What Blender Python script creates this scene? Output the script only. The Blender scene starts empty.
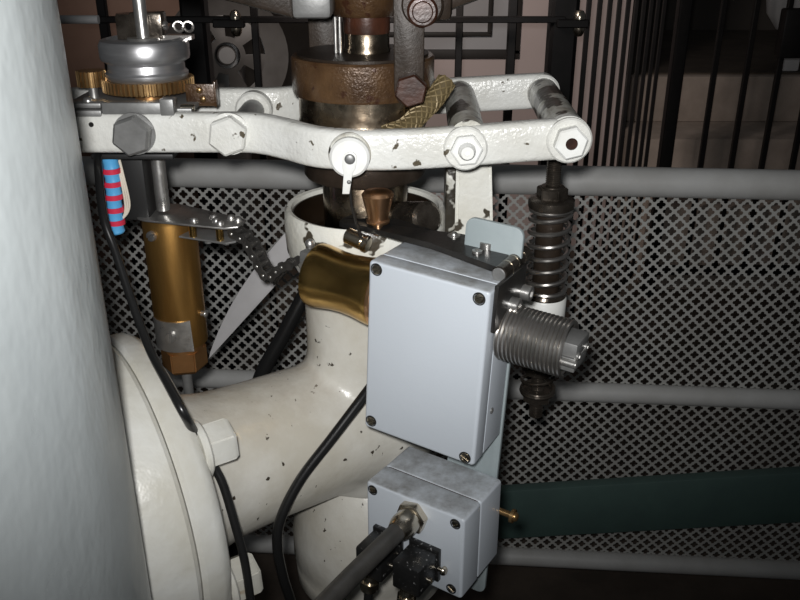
import bpy, bmesh, math, random
from mathutils import Vector as V, Matrix as M4
random.seed(7)
sc = bpy.context.scene
COL = sc.collection
PI = math.pi
R = math.radians
EYE = 1.25                      # height of the camera above the floor; heights below are taken from eye level

# ------------------------------------------------------------------ materials
def new_mat(name):
    m = bpy.data.materials.new(name); m.use_nodes = True
    nt = m.node_tree
    return m, nt, nt.nodes['Principled BSDF']

def mat(name, c1, c2=None, rough=.5, metal=0., nscale=20, chips=None, bump=0., bscale=120, stretch=None,
        dust=None, spec=.5, rvar=0., coat=0.):
    """base colour wandering between c1 and c2; chips=(colour, scale, threshold); dust=(colour, amount) settles on upward faces"""
    m, nt, b = new_mat(name)
    N, L = nt.nodes, nt.links
    tc = N.new('ShaderNodeTexCoord'); src = tc.outputs['Object']
    if stretch:
        mp = N.new('ShaderNodeMapping'); mp.inputs['Scale'].default_value = stretch
        L.new(src, mp.inputs['Vector']); src = mp.outputs['Vector']
    def noise(s, d=4, r=.6):
        n = N.new('ShaderNodeTexNoise'); n.inputs['Scale'].default_value = s
        n.inputs['Detail'].default_value = d; n.inputs['Roughness'].default_value = r
        L.new(src, n.inputs['Vector']); return n.outputs['Fac']
    def ramp(f, a, z):
        r = N.new('ShaderNodeMapRange'); r.inputs['From Min'].default_value = a; r.inputs['From Max'].default_value = z
        L.new(f, r.inputs['Value']); return r.outputs['Result']
    def mix(f, a, z):
        x = N.new('ShaderNodeMix'); x.data_type = 'RGBA'
        L.new(f, x.inputs['Factor'])
        for s, v in (('A', a), ('B', z)):
            k = [i for i in x.inputs if i.name == s and i.type == 'RGBA'][0]
            if isinstance(v, tuple): k.default_value = v + (1,)
            else: L.new(v, k)
        return [o for o in x.outputs if o.type == 'RGBA'][0]
    col = None
    if c2: col = mix(ramp(noise(nscale, 6), .36, .64), c1, c2)
    if chips:
        cc, cs, th = chips
        col = mix(ramp(noise(cs, 3, .55), th, th + .025), col if col else c1, cc)
    if dust:
        dc, amt = dust
        g = N.new('ShaderNodeNewGeometry'); sx = N.new('ShaderNodeSeparateXYZ'); L.new(g.outputs['Normal'], sx.inputs[0])
        up = ramp(sx.outputs['Z'], .5, .95)
        mu = N.new('ShaderNodeMath'); mu.operation = 'MULTIPLY'; L.new(up, mu.inputs[0]); L.new(ramp(noise(35, 6, .7), .30, .72), mu.inputs[1])
        m2 = N.new('ShaderNodeMath'); m2.operation = 'MULTIPLY'; m2.inputs[1].default_value = amt; L.new(mu.outputs[0], m2.inputs[0])
        col = mix(m2.outputs[0], col if col else c1, dc)
    if col: L.new(col, b.inputs['Base Color'])
    else: b.inputs['Base Color'].default_value = c1 + (1,)
    b.inputs['Metallic'].default_value = metal
    b.inputs['Specular IOR Level'].default_value = spec
    b.inputs['Coat Weight'].default_value = coat
    b.inputs['Coat Roughness'].default_value = .15
    if rvar:
        mr = N.new('ShaderNodeMapRange'); mr.inputs['To Min'].default_value = max(.05, rough - rvar); mr.inputs['To Max'].default_value = min(1, rough + rvar)
        mr.inputs['From Min'].default_value = .3; mr.inputs['From Max'].default_value = .7
        L.new(noise(nscale * 2.3, 5), mr.inputs['Value']); L.new(mr.outputs[0], b.inputs['Roughness'])
    else: b.inputs['Roughness'].default_value = rough
    if bump:
        bp = N.new('ShaderNodeBump'); bp.inputs['Strength'].default_value = bump; bp.inputs['Distance'].default_value = .002
        L.new(noise(bscale, 3), bp.inputs['Height']); L.new(bp.outputs['Normal'], b.inputs['Normal'])
    return m

MT = dict(
 column=mat('column_paint', (.29, .315, .32), (.34, .365, .365), .33, nscale=5, chips=((.17, .155, .13), 7, .70), bump=.75, bscale=24, stretch=(1.3, 1.3, .8), rvar=.1),
 casting=mat('casting_paint', (.66, .645, .59), (.54, .51, .435), .27, nscale=12, chips=((.05, .04, .03), 95, .672), bump=.35, bscale=70, dust=((.40, .35, .28), .6)),
 flange=mat('flange_paint', (.68, .68, .64), (.54, .52, .445), .34, nscale=10, chips=((.36, .26, .15), 20, .665), bump=.45, bscale=60),
 lever=mat('lever_paint', (.73, .735, .705), (.60, .595, .55), .27, nscale=13, chips=((.09, .075, .05), 62, .65), bump=.5, bscale=190),
 lever_dirty=mat('chipped_lever_paint', (.60, .60, .55), (.30, .28, .23), .3, nscale=50, chips=((.035, .03, .022), 34, .50), bump=.5, bscale=110),
 bowl=mat('bowl_paint', (.76, .76, .71), (.66, .645, .57), .3, nscale=20, chips=((.06, .05, .035), 36, .605), bump=.4, bscale=150),
 washer=mat('white_washer_paint', (.80, .81, .79), (.74, .74, .70), .4, nscale=40, bump=.15),
 box=mat('grey_box_plastic', (.52, .56, .605), (.50, .54, .585), .38, nscale=4, dust=((.11, .10, .08), .85), bump=.06, bscale=400),
 plate=mat('grey_plate_paint', (.31, .355, .365), (.27, .315, .325), .45, nscale=20, bump=.1),
 steel=mat('bright_steel', (.56, .55, .53), (.44, .43, .41), .34, .88, nscale=50, rvar=.08),
 grey_steel=mat('grey_steel', (.27, .27, .265), (.20, .20, .195), .45, .55, nscale=40, bump=.1),
 pulley=mat('turned_alloy', (.62, .62, .63), (.50, .50, .51), .33, .9, nscale=30, stretch=(1, 1, 9)),
 spring=mat('spring_steel', (.60, .57, .54), (.46, .44, .41), .28, .95, nscale=60),
 oily=mat('oily_dark_steel', (.14, .12, .10), (.06, .05, .04), .25, .8, nscale=50, rvar=.1, bump=.15),
 polished=mat('oiled_polished_steel', (.42, .36, .28), (.26, .20, .14), .25, 1, nscale=30, rvar=.08),
 rust=mat('oily_rust', (.12, .066, .030), (.045, .022, .010), .3, .25, nscale=26, chips=((.05, .02, .01), 45, .60), bump=.38, bscale=480, coat=.5),
 rust_dark=mat('oily_brown_iron', (.038, .027, .020), (.018, .013, .009), .42, .1, nscale=30, bump=.14, bscale=420, spec=.28),
 rust_red=mat('red_rust', (.065, .022, .011), (.024, .010, .006), .34, .1, nscale=34, bump=.12, bscale=240, coat=.4),
 brass=mat('aged_brass', (.50, .28, .085), (.40, .215, .06), .36, .92, nscale=18, bump=.07, bscale=200, stretch=(5, 5, .6)),
 brass_cross=mat('turned_brass', (.66, .43, .15), (.56, .36, .12), .25, 1, nscale=90, bump=.05, bscale=420),
 gear=mat('gear_brass', (.40, .26, .12), (.27, .165, .07), .3, .85, nscale=60),
 copper=mat('copper', (.86, .52, .30), (.78, .45, .25), .32, 1, nscale=20),
 copper_nut=mat('copper_nut', (.62, .33, .14), (.50, .26, .10), .36, .9, nscale=40),
 nickel=mat('nickel', (.62, .56, .46), (.52, .46, .37), .25, 1, nscale=40),
 black=mat('black_metal', (.012, .012, .012), (.022, .02, .018), .3, 0, nscale=60, bump=.15),
 rubber=mat('black_rubber', (.012, .012, .012), None, .28),
 sheath=mat('charcoal_cable_sheath', (.035, .033, .03), (.05, .047, .043), .45, nscale=60, bump=.1),
 plug=mat('speckled_black_plastic', (.012, .012, .012), None, .35, chips=((.25, .25, .25), 330, .655)),
 dark_plastic=mat('dark_grey_plastic', (.014, .014, .014), None, .5),
 chain=mat('chain_steel', (.10, .095, .09), (.06, .057, .053), .3, .6, nscale=90),
 blue=mat('blue_plastic', (.09, .36, .66), None, .35),
 red=mat('red_plastic', (.58, .03, .07), None, .35),
 wire=mat('cream_wire', (.66, .60, .50), None, .5),
 rail=mat('grey_rail_paint', (.60, .60, .585), (.52, .515, .495), .5, nscale=14, chips=((.2, .15, .10), 12, .74), bump=.1),
 mesh=mat('grey_sheet_paint', (.51, .51, .485), (.40, .39, .365), .55, nscale=6, chips=((.20, .12, .07), 9, .70)),
 green=mat('green_board', (.075, .13, .115), (.065, .11, .10), .6, nscale=14),
 flat_bar=mat('dull_flat_bar', (.42, .41, .41), (.36, .35, .35), .5, nscale=16),
 iron=mat('black_iron', (.006, .0055, .0055), (.009, .008, .008), .5, 0, nscale=40, spec=.25),
 hose=mat('braided_brass_wire', (.26, .20, .10), (.17, .125, .06), .5, .3, nscale=200),
 hose_core=mat('hose_core', (.10, .075, .035), None, .5),
 oil=mat('dark_oil', (.015, .009, .005), (.008, .005, .003), .3, 0, nscale=20),
 wall_pink=mat('pinkish_plaster', (.56, .47, .45), (.51, .43, .41), .9, nscale=3, bump=.2, bscale=30),
 wall_brown=mat('brown_wall', (.20, .13, .10), (.16, .10, .075), .9, nscale=3),
 wall_dark=mat('dark_back_wall', (.075, .066, .058), (.055, .048, .042), .9, nscale=2),
 stone=mat('stair_stone', (.38, .32, .275), (.28, .235, .20), .9, nscale=7, bump=.4, bscale=40),
 floor=mat('dark_brown_floor', (.085, .066, .05), (.055, .042, .032), .85, nscale=9, bump=.4, bscale=40),
 frame=mat('dark_window_frame', (.02, .017, .015), None, .6),
 pane=mat('grey_window_pane', (.40, .40, .41), (.36, .36, .37), .35, nscale=3),
 wheel=mat('grey_wheel_paint', (.05, .048, .046), (.035, .033, .031), .4, nscale=10),
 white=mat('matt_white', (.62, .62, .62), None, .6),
)

# ------------------------------------------------------------------ mesh helpers (all add into a bmesh)
def bm_(): return bmesh.new()
def axes(z, up=V((0, 0, 1))):
    z = V(z).normalized(); x = V(up).cross(z)
    if x.length < 1e-4: x = V((1, 0, 0)).cross(z) if abs(z.x) < .9 else V((0, 1, 0)).cross(z)
    x.normalize(); y = z.cross(x); return x, y, z
def basis(o, x, y, z):
    x, y, z = V(x), V(y), V(z)
    m = M4(((x.x, y.x, z.x, o[0]), (x.y, y.y, z.y, o[1]), (x.z, y.z, z.z, o[2]), (0, 0, 0, 1)))
    return m
def box(bm, c, size, m=None, bev=0, seg=2):
    """box centred on c with edge lengths size in frame m"""
    t = bmesh.new(); bmesh.ops.create_cube(t, size=1)
    bmesh.ops.scale(t, vec=size, verts=t.verts); bmesh.ops.translate(t, vec=c, verts=t.verts)
    if bev: bmesh.ops.bevel(t, geom=t.edges[:], offset=bev, segments=seg, affect='EDGES', profile=.5)
    if m is not None: t.transform(m)
    join(bm, t)
def join(bm, t):
    bmesh.ops.recalc_face_normals(t, faces=t.faces)
    me = bpy.data.meshes.new('t'); t.to_mesh(me); t.free(); bm.from_mesh(me); bpy.data.meshes.remove(me)
def lathe(bm, prof, o, z=(0, 0, 1), n=40, up=V((0, 0, 1)), cap=True):
    """profile [(radius, height)] turned about the axis z through o"""
    x, y, z = axes(z, up); o = V(o); t = bmesh.new(); rings = []
    for r, h in prof:
        if r < 1e-6: rings.append([t.verts.new(o + z * h)])
        else: rings.append([t.verts.new(o + z * h + (x * math.cos(a) + y * math.sin(a)) * r) for a in (2 * PI * i / n for i in range(n))])
    for a, b in zip(rings, rings[1:]):
        for i in range(n):
            j = (i + 1) % n
            if len(a) == 1 and len(b) == 1: continue
            if len(a) == 1: t.faces.new((a[0], b[i], b[j]))
            elif len(b) == 1: t.faces.new((a[i], a[j], b[0]))
            else: t.faces.new((a[i], a[j], b[j], b[i]))
    if cap:
        for g in (rings[0], rings[-1]):
            if len(g) > 2: t.faces.new(g)
    join(bm, t)
def cyl(bm, p, q, r, r2=None, n=28, ch=0):
    p, q = V(p), V(q); d = q - p; h = d.length; r2 = r if r2 is None else r2
    pr = [(r, 0), (r2, h)] if not ch else [(r - ch, 0), (r, ch), (r2, h - ch), (r2 - ch, h)]
    lathe(bm, pr, p, d, n)
def prism(bm, poly, m, h0, h1, bev=0, seg=2):
    """2-D outline poly in the xy of frame m, extruded along its z from h0 to h1"""
    t = bmesh.new()
    a = [t.verts.new((x, y, h0)) for x, y in poly]; b = [t.verts.new((x, y, h1)) for x, y in poly]
    t.faces.new(a); t.faces.new(b)
    k = len(poly)
    for i in range(k): t.faces.new((a[i], a[(i + 1) % k], b[(i + 1) % k], b[i]))
    bmesh.ops.recalc_face_normals(t, faces=t.faces)
    if bev:
        es = [e for e in t.edges if abs(e.verts[0].co.z - e.verts[1].co.z) < 1e-7]
        bmesh.ops.bevel(t, geom=es, offset=bev, segments=seg, affect='EDGES', profile=.5)
    t.transform(m); join(bm, t)
def ngon(r, n, a0=0): return [(r * math.cos(a0 + 2 * PI * i / n), r * math.sin(a0 + 2 * PI * i / n)) for i in range(n)]
def hexa(bm, p, z, af, h, rot=0, dome=True):
    """hexagonal head or nut, af across flats, standing on p along z with a chamfered top"""
    x, y, z = axes(z); r = af / math.sqrt(3); t = bmesh.new(); rings = []
    for rr, hh in ((r, 0), (r, h * .86), (r * .88, h)):
        rings.append([t.verts.new(V(p) + x * px * rr + y * py * rr + z * hh) for px, py in ngon(1, 6, rot)])
    for a, b in zip(rings, rings[1:]):
        for i in range(6): t.faces.new((a[i], a[(i + 1) % 6], b[(i + 1) % 6], b[i]))
    t.faces.new(rings[0]); t.faces.new(rings[-1])
    es = [e for e in t.edges if all(v in rings[1] + rings[0] for v in e.verts) and (e.verts[0] in rings[0]) != (e.verts[1] in rings[0])]
    bmesh.ops.bevel(t, geom=es, offset=r * .05, segments=2, affect='EDGES')
    join(bm, t)
def slotted(bm, p, z, r, h, rot=0):
    """round screw head with a cut slot"""
    x, y, zz = axes(z); m = basis(p, x, y, zz) @ M4.Rotation(rot, 4, 'Z')
    g = r * .16
    cyl(bm, V(p), V(p) + zz * h * .55, r, r, 20)
    for s in (1, -1):
        a0 = math.asin(g / r); poly = [(r * .96 * math.cos(a), s * r * .96 * math.sin(a)) for a in (a0 + (PI - 2 * a0) * i / 12 for i in range(13))]
        prism(bm, poly, m, h * .5, h, bev=min(h * .2, r * .12))
def socket(bm, p, z, r, h):
    """socket cap screw: cylinder with a hexagonal recess"""
    x, y, zz = axes(z); o = V(p); t = bmesh.new(); n = 24
    def ring(rr, hh, k=n): return [t.verts.new(o + zz * hh + (x * math.cos(a) + y * math.sin(a)) * rr) for a in (2 * PI * i / k for i in range(k))]
    def hx(rr, hh):
        out = []
        for i in range(n):
            a = 2 * PI * i / n; s = (a % (PI / 3)) - PI / 6; q = rr * math.cos(PI / 6) / math.cos(s)
            out.append(t.verts.new(o + zz * hh + (x * math.cos(a) + y * math.sin(a)) * q))
        return out
    rs = [ring(r, 0), ring(r, h * .9), ring(r * .9, h), hx(r * .58, h), hx(r * .55, h * .5)]
    for a, b in zip(rs, rs[1:]):
        for i in range(n): t.faces.new((a[i], a[(i + 1) % n], b[(i + 1) % n], b[i]))
    t.faces.new(rs[0]); t.faces.new(rs[-1]); join(bm, t)
def dome(bm, p, z, r, h):
    lathe(bm, [(r, 0), (r, h * .25), (r * .9, h * .55), (r * .6, h * .88), (0, h)], p, z, 18)
def smooth_path(pts, k=8):
    P = [V(p) for p in pts]; P = [P[0] * 2 - P[1]] + P + [P[-1] * 2 - P[-2]]; out = []
    for i in range(1, len(P) - 2):
        a, b, c, d = P[i - 1:i + 3]
        for j in range(k):
            t = j / k; out.append(.5 * (2 * b + (c - a) * t + (2 * a - 5 * b + 4 * c - d) * t * t + (3 * b - a - 3 * c + d) * t ** 3))
    out.append(P[-2]); return out
def tube(bm, pts, r, n=12):
    """round tube along pts (carried frame); r may be a list"""
    P = [V(p) for p in pts]; t = bmesh.new(); rings = []; x = None
    for i, p in enumerate(P):
        d = (P[min(i + 1, len(P) - 1)] - P[max(i - 1, 0)]).normalized()
        if x is None: x = axes(d)[0]
        else: x = (x - d * x.dot(d)).normalized()
        y = d.cross(x); rr = r[i] if isinstance(r, (list, tuple)) else r
        rings.append([t.verts.new(p + (x * math.cos(a) + y * math.sin(a)) * rr) for a in (2 * PI * j / n for j in range(n))])
    for a, b in zip(rings, rings[1:]):
        for i in range(n): t.faces.new((a[i], a[(i + 1) % n], b[(i + 1) % n], b[i]))
    t.faces.new(rings[0]); t.faces.new(rings[-1]); join(bm, t)
def helix(o, z, r, length, turns, a0=0, per=20, flat=0):
    x, y, z = axes(z); n = int(turns * per); out = []
    for i in range(n + 1):
        t = i / n; a = a0 + turns * 2 * PI * t
        h = t
        if flat:                                           # closed end coils
            e = flat / turns
            h = (0 if t < e else 1 if t > 1 - e else (t - e) / (1 - 2 * e))
            h = h * (1 - 2 * .02) + .02 + (.02 * (2 * t - 1))
        out.append(V(o) + z * length * h + (x * math.cos(a) + y * math.sin(a)) * r)
    return out
def arm(bm, path, w, h, bev=.004):
    """bar of thickness w (horizontal) and height h swept along a horizontal path; h may be a list"""
    P = [V(p) for p in path]; t = bmesh.new(); rings = []
    for i, p in enumerate(P):
        d = (P[min(i + 1, len(P) - 1)] - P[max(i - 1, 0)]).normalized(); n = V((-d.y, d.x, 0)).normalized()
        hh = h[i] if isinstance(h, (list, tuple)) else h
        c = bev; q = []
        for sx, sy in ((1, 1), (-1, 1), (-1, -1), (1, -1)):
            cx, cy = sx * (w / 2 - c), sy * (hh / 2 - c)
            base = {(1, 1): 0, (-1, 1): PI / 2, (-1, -1): PI, (1, -1): 1.5 * PI}[(sx, sy)]
            for k in range(4):
                a = base + PI / 2 * k / 3; q.append((cx + c * math.cos(a), cy + c * math.sin(a)))
        rings.append([t.verts.new(p + n * u + V((0, 0, v))) for u, v in q])
    k = len(rings[0])
    for a, b in zip(rings, rings[1:]):
        for i in range(k): t.faces.new((a[i], a[(i + 1) % k], b[(i + 1) % k], b[i]))
    t.faces.new(rings[0]); t.faces.new(rings[-1]); join(bm, t)

# ------------------------------------------------------------------ object helpers
ORG = {}
UP = V((0, 0, EYE))
def tag(o, label, cat, group=None):
    o['label'] = label; o['category'] = cat
    if group: o['group'] = group
def thing(name, label, cat, loc, group=None):
    o = bpy.data.objects.new(name, None); COL.objects.link(o)
    o.empty_display_size = .02; o.location = V(loc) + UP; ORG[o.name] = V(loc); tag(o, label, cat, group); return o
def part(name, bm, m, parent=None, angle=35, label=None, flat=False):
    """link bm as ONE mesh object; top-level ones get their origin at the base"""
    me = bpy.data.meshes.new(name)
    if parent is not None: org = ORG[parent.name]
    else:
        xs = [v.co for v in bm.verts]; lo = [min(c[i] for c in xs) for i in range(3)]; hi = [max(c[i] for c in xs) for i in range(3)]
        org = V(((lo[0] + hi[0]) / 2, (lo[1] + hi[1]) / 2, lo[2]))
    bmesh.ops.translate(bm, vec=-org, verts=bm.verts); bm.to_mesh(me); bm.free()
    me.materials.append(m)
    if not flat:
        me.polygons.foreach_set('use_smooth', [True] * len(me.polygons)); me.set_sharp_from_angle(angle=R(angle))
    o = bpy.data.objects.new(name, me); COL.objects.link(o); ORG[o.name] = org
    if parent is not None: o.parent = parent
    else: o.location = org + UP
    if label: o['label'] = label
    return o
def struct(name, bm, m, parent=None):
    o = part(name, bm, m, parent); o['kind'] = 'structure'; return o
def mk(fn, *a, **k):
    b = bm_(); fn(b, *a, **k); return b
def copy_tree(o, parent=None):
    c = o.copy(); COL.objects.link(c); ORG[c.name] = ORG[o.name]
    if parent: c.parent = parent
    for ch in list(o.children): copy_tree(ch, c)
    return c

# ================================================================== the setting
FL = -EYE
struct('floor', mk(box, (0.3, 2.0, FL - .05), (7, 8, .1)), MT['floor'])
struct('wall_back', mk(box, (.8, 5.1, .4), (7, .1, 3.4)), MT['wall_dark'])
wp = struct('wall_right', mk(box, (.415, 3.38, .15), (.90, .12, 2.8), bev=.004), MT['wall_pink'])
struct('wall_left', mk(box, (-1.5, 3.2, .15), (1.5, .12, 2.8), bev=.004), MT['wall_brown'])
# windows let into the pinkish wall: dark frames round grey panes
def window(nm, x0, x1, z0, z1, y=3.312, t=.016):
    b = bm_()
    for c, s in ((((x0 + x1) / 2, y, z0), (x1 - x0 + t, .022, t)), (((x0 + x1) / 2, y, z1), (x1 - x0 + t, .022, t)),
                 ((x0, y, (z0 + z1) / 2), (t, .022, z1 - z0)), ((x1, y, (z0 + z1) / 2), (t, .022, z1 - z0))): box(b, c, s, bev=.003)
    w = struct(nm, b, MT['frame'])
    part('pane', mk(box, ((x0 + x1) / 2, y + .006, (z0 + z1) / 2), (x1 - x0, .01, z1 - z0)), MT['pane'], w)
window('window_1', -.05, .335, -.385, .55)
window('window_2', -.15, .435, -.458, .62, 3.318, .034)

# stone stairs beyond the gate
st = thing('stone_stairs', 'worn pale stone steps beyond the black bars at upper right', 'stairs', (1.5, 3.5, FL))
for k, (y0, y1, z0, z1) in enumerate(((2.9, 5.04, FL, -.93), (3.2, 5.04, -.93, -.755), (3.5, 5.04, -.755, -.570))):
    part('step', mk(box, (2.0, (y0 + y1) / 2, (z0 + z1) / 2), (2.2, y1 - y0, z1 - z0), bev=.008), MT['stone'], st)

part('landing', mk(box, (2.0, 4.29, -.567), (2.2, 1.5, .008)), MT['floor'], st, label='dark landing floor at the top')
# black iron grille in front of the walls
YG = 2.0
def bar(b, p, q, w, d=None):
    p, q = V(p), V(q); x, y, z = axes(q - p, V((0, 1, 0))); L = (q - p).length
    box(b, (0, 0, L / 2), (w, d or w, L), basis(p, x, y, z), bev=w * .12, seg=1)
gr = thing('iron_grille', 'black iron grille of posts and a long horizontal bar behind the pulley', 'grille', (0, YG, FL))
for x, w in ((-.46, .055), (.365, .06)): part('post', mk(bar, (x, YG, FL), (x, YG, .45), w), MT['iron'], gr)
for x, w in ((-.672, .02), (-.33, .016), (.135, .016), (.255, .02)): part('upright', mk(bar, (x, YG + .02, FL), (x, YG + .02, .45), w), MT['iron'], gr)
part('horizontal_bar', mk(bar, (-1.2, YG - .03, -.198), (.365, YG - .03, -.198), .014), MT['iron'], gr)
part('horizontal_bar', mk(bar, (-1.2, YG - .03, -1.1), (.365, YG - .03, -1.1), .03), MT['iron'], gr)
part('bright_rod', mk(cyl, (-1.0, YG - .05, -.196), (-.66, YG - .05, -.196), .009), MT['white'], gr, label='pale rod added as a painted glint along the bar')  # added white rod: the flash glint on the bar, put into its colour
for x in (-.372, .385):
    b = bm_(); bar(b, (x - .04, YG - .04, -.205), (x + .03, YG - .04, -.205), .018); c = part('clamp', b, MT['iron'], gr)
    b = bm_(); dome(b, (x + .01, YG - .04, -.196), (0, 0, 1), .013, .02); dome(b, (x + .01, YG - .04, -.214), (0, 0, -1), .013, .02)
    part('clamp_bolt', b, MT['nickel'], c, label='bright steel clamp bolt')
# gate leaf swung away from the camera
gl = thing('gate_leaf', 'black gate leaf of close upright bars seen almost edge on', 'gate', (.62, 2.46, FL))
gd = V((.47, .88, 0)).normalized(); g0 = V((.405, 2.05, 0))
for k in range(11):
    p = g0 + gd * (.095 * k)
    part('bar', mk(bar, p + V((0, 0, FL + .1)), p + V((0, 0, .45)), .0115), MT['iron'], gl)
for z in (FL + .1, .42): part('cross_rail', mk(bar, g0 + V((0, 0, z)), g0 + gd * .95 + V((0, 0, z)), .03), MT['iron'], gl)
# gate across the stairs
gs = thing('stair_gate', 'black barred gate with thick post in front of stone stairs', 'gate', (1.2, 2.85, FL))
part('post', mk(bar, (.905, 2.85, FL), (.905, 2.85, .5), .042), MT['iron'], gs)
for k in range(8):
    x = 1.03 + .105 * k; part('bar', mk(bar, (x, 2.85, FL + .1), (x, 2.85, .5), .017), MT['iron'], gs)
for z in (FL + .1, .46): part('cross_rail', mk(bar, (.905, 2.85, z), (1.78, 2.85, z), .03), MT['iron'], gs)
lb = mk(box, (1.285, 2.82, -.325), (.15, .05, .15), bev=.006); lo = part('lock_case', lb, MT['iron'], gs)
part('keyhole_plate', mk(cyl, (1.285, 2.796, -.34), (1.285, 2.789, -.34), .014), MT['grey_steel'], lo)
b = bm_(); lathe(b, [(0, -.16), (.07, -.15), (.115, -.09), (.13, 0), (.115, .09), (.07, .15), (0, .16)], (1.60, 3.6, -.25), n=28); box(b, (1.60, 3.6, -.4715), (.07, .07, .183), bev=.01)
o = part('post_lamp', b, MT['white']); tag(o, 'pale rounded lamp post head beyond the gate at the upper right corner', 'lamp')

# spoked disc wheel behind the grille
wh = thing('handwheel', 'dim grey dished wheel with round holes behind the grille', 'wheel', (-.46, 2.35, FL))
wz = V((.25, -.95, .1)).normalized(); wo = V((-.475, 2.4, -.335)); wx, wy, _ = axes(wz)
def wheel_disc():
    b = bm_(); n = 48; t = bmesh.new()
    ring = lambda r, h: [t.verts.new(wo + wz * h + (wx * math.cos(2 * PI * i / n) + wy * math.sin(2 * PI * i / n)) * r) for i in range(n)]
    rs = [ring(.035, .03), ring(.05, .02), ring(.105, .0), ring(.135, .012), ring(.165, .035), ring(.165, -.02), ring(.135, -.02), ring(.105, -.02), ring(.05, -.01), ring(.035, -.01)]
    for q, (a, c) in enumerate(zip(rs, rs[1:] + rs[:1])):
        for i in range(n):
            if q in (1, 7) and (i % 8) < 4: continue          # six openings in the disc
            t.faces.new((a[i], a[(i + 1) % n], c[(i + 1) % n], c[i]))
    join(b, t); return b
part('disc', wheel_disc(), MT['wheel'], wh)
part('hub', mk(cyl, wo - wz * .06, wo + wz * .012, .03, .026, ch=.004), MT['wheel'], wh)
part('axle_stand', mk(box, (-.49, 2.47, (FL - .3) / 2), (.09, .09, -FL - .3), bev=.01), MT['wheel'], wh)

# railing with perforated sheet
fb = R(4.2); fx = V((math.cos(fb), -math.sin(fb), 0)); fn = V((math.sin(fb), math.cos(fb), 0)); f0 = V((.473, 1.3, 0))
rl = thing('railing', 'grey tube railing with perforated quatrefoil sheet behind the machine', 'railing', (.3, 1.31, FL))
def fpt(s, z, off=0): return f0 + fx * s + fn * off + V((0, 0, z))
for nm, z, r in (('top_rail', -.377, .0237), ('middle_rail', -.762, .0175), ('bottom_rail', -1.137, .0175)):
    part(nm, mk(cyl, fpt(-1.45, z), fpt(.85, z), r, n=32), MT['rail'], rl)
for s in (-1.45, .85): part('post', mk(cyl, fpt(s, FL), fpt(s, -.365), .0237, n=32), MT['rail'], rl)
def perforated(z0, z1):
    pitch = .0224; hp = pitch / 2; t = bmesh.new(); n = 24; vs = {}
    def V_(s, z):
        k = (round(s * 2e5), round(z * 2e5))
        if k not in vs: vs[k] = t.verts.new(fpt(s, z, .008))
        return vs[k]
    hole, dia = [], []
    for i in range(n):
        a = 2 * PI * i / n; c, s = math.cos(a), math.sin(a)
        best = 0
        for lx, ly in ((1, 0), (-1, 0), (0, 1), (0, -1)):          # four overlapping round lobes
            d = .0041; q = c * lx * d + s * ly * d; disc = q * q - d * d + .0034 ** 2
            if disc >= 0: best = max(best, q + math.sqrt(disc))
        hole.append((best * c, best * s)); k = hp / (abs(c) + abs(s)); dia.append((k * c, k * s))
    row = 0; z = z0
    while z < z1:
        s = -1.42 + (hp if row % 2 else 0)
        while s < .83:
            h = [V_(s + u, z + v) for u, v in hole]; o = [V_(s + u, z + v) for u, v in dia]
            for i in range(n): t.faces.new((o[i], o[(i + 1) % n], h[(i + 1) % n], h[i]))
            s += pitch
        z += hp; row += 1
    b = bm_(); me = bpy.data.meshes.new('t'); t.to_mesh(me); t.free(); b.from_mesh(me); bpy.data.meshes.remove(me); return b
for z0, z1 in ((-.752, -.375), (-1.127, -.765)):
    o = part('perforated_sheet', perforated(z0, z1), MT['mesh'], rl, flat=True)
    sd = o.modifiers.new('thickness', 'SOLIDIFY'); sd.thickness = .0015; sd.offset = 0

# green board leaning on the railing, flat bar and strap behind the brass cylinder
gx = V((.991, -.075, .132)).normalized(); gy, gz = fn.cross(gx).normalized(), fn
b = bm_(); box(b, (0, 0, 0), (1.15, .108, .022), basis((.62, 1.245, -.941), gx, gy * -1, gx.cross(gy * -1)), bev=.003)
o = part('green_board', b, MT['green']); tag(o, 'long dark green board lying aslant against the lower perforated sheet', 'board')

# ================================================================== column, valve casting
cx, cy = -.367, .402
b = bm_(); lathe(b, [(.23, FL), (.23, FL + .06), (.204, FL + .1), (.201, -.6), (.200, -.2), (.199, .3), (.198, .75), (.19, .8)], (cx, cy, 0), n=96)
mc = thing('machine_column', 'large pale grey painted machine column at the left edge', 'column', (cx, cy, FL))
part('shaft', b, MT['column'], mc)

AX = V((-.034, .80, 0)); D = V((.826, .564, 0)); NN = V((.564, -.826, 0)); PZ = -.49
def pl(L, up=0, near=0): return AX - D * L + V((0, 0, PZ + up)) + NN * near
vb = thing('steam_valve', 'white painted cast valve body with flanged side pipe and oily bowl', 'valve', (-.034, .80, FL))
t = bm_()
lathe(t, [(.064, -.300), (.064, -.42), (.068, -.47), (.070, -.52), (.066, -.555), (.062, -.565)], AX, n=64)
lathe(t, [(.098, 0), (.090, .012), (.080, .028), (.074, .05), (.072, .10), (.072, .230)], pl(.230), D, 64)
lathe(t, [(0, 0), (.075, 0), (.075, .02), (.064, .03)], pl(.01), D, 64)
cs = part('casting', t, MT['casting'], vb)
rm = cs.modifiers.new('weld', 'REMESH'); rm.mode = 'VOXEL'; rm.voxel_size = .0045; rm.use_smooth_shade = True
sm = cs.modifiers.new('fillet', 'SMOOTH'); sm.factor = .6; sm.iterations = 28
b = bm_(); lathe(b, [(.052, -.548), (.066, -.566), (.082, -.60), (.090, -.635), (.0905, -.668), (.087, -.678), (.0885, -.684), (.088, -.702), (.080, -.714), (.052, -.72), (.052, FL)], AX, n=64)
part('lower_chamber', b, MT['casting'], vb)
b = bm_(); lathe(b, [(.06, -.335), (.064, -.326), (.071, -.314), (.0785, -.296), (.0800, -.272), (.0790, -.257), (.0765, -.2535), (.0725, -.2545), (.0715, -.258), (.0715, -.300), (.02, -.304)], AX, n=72)
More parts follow.
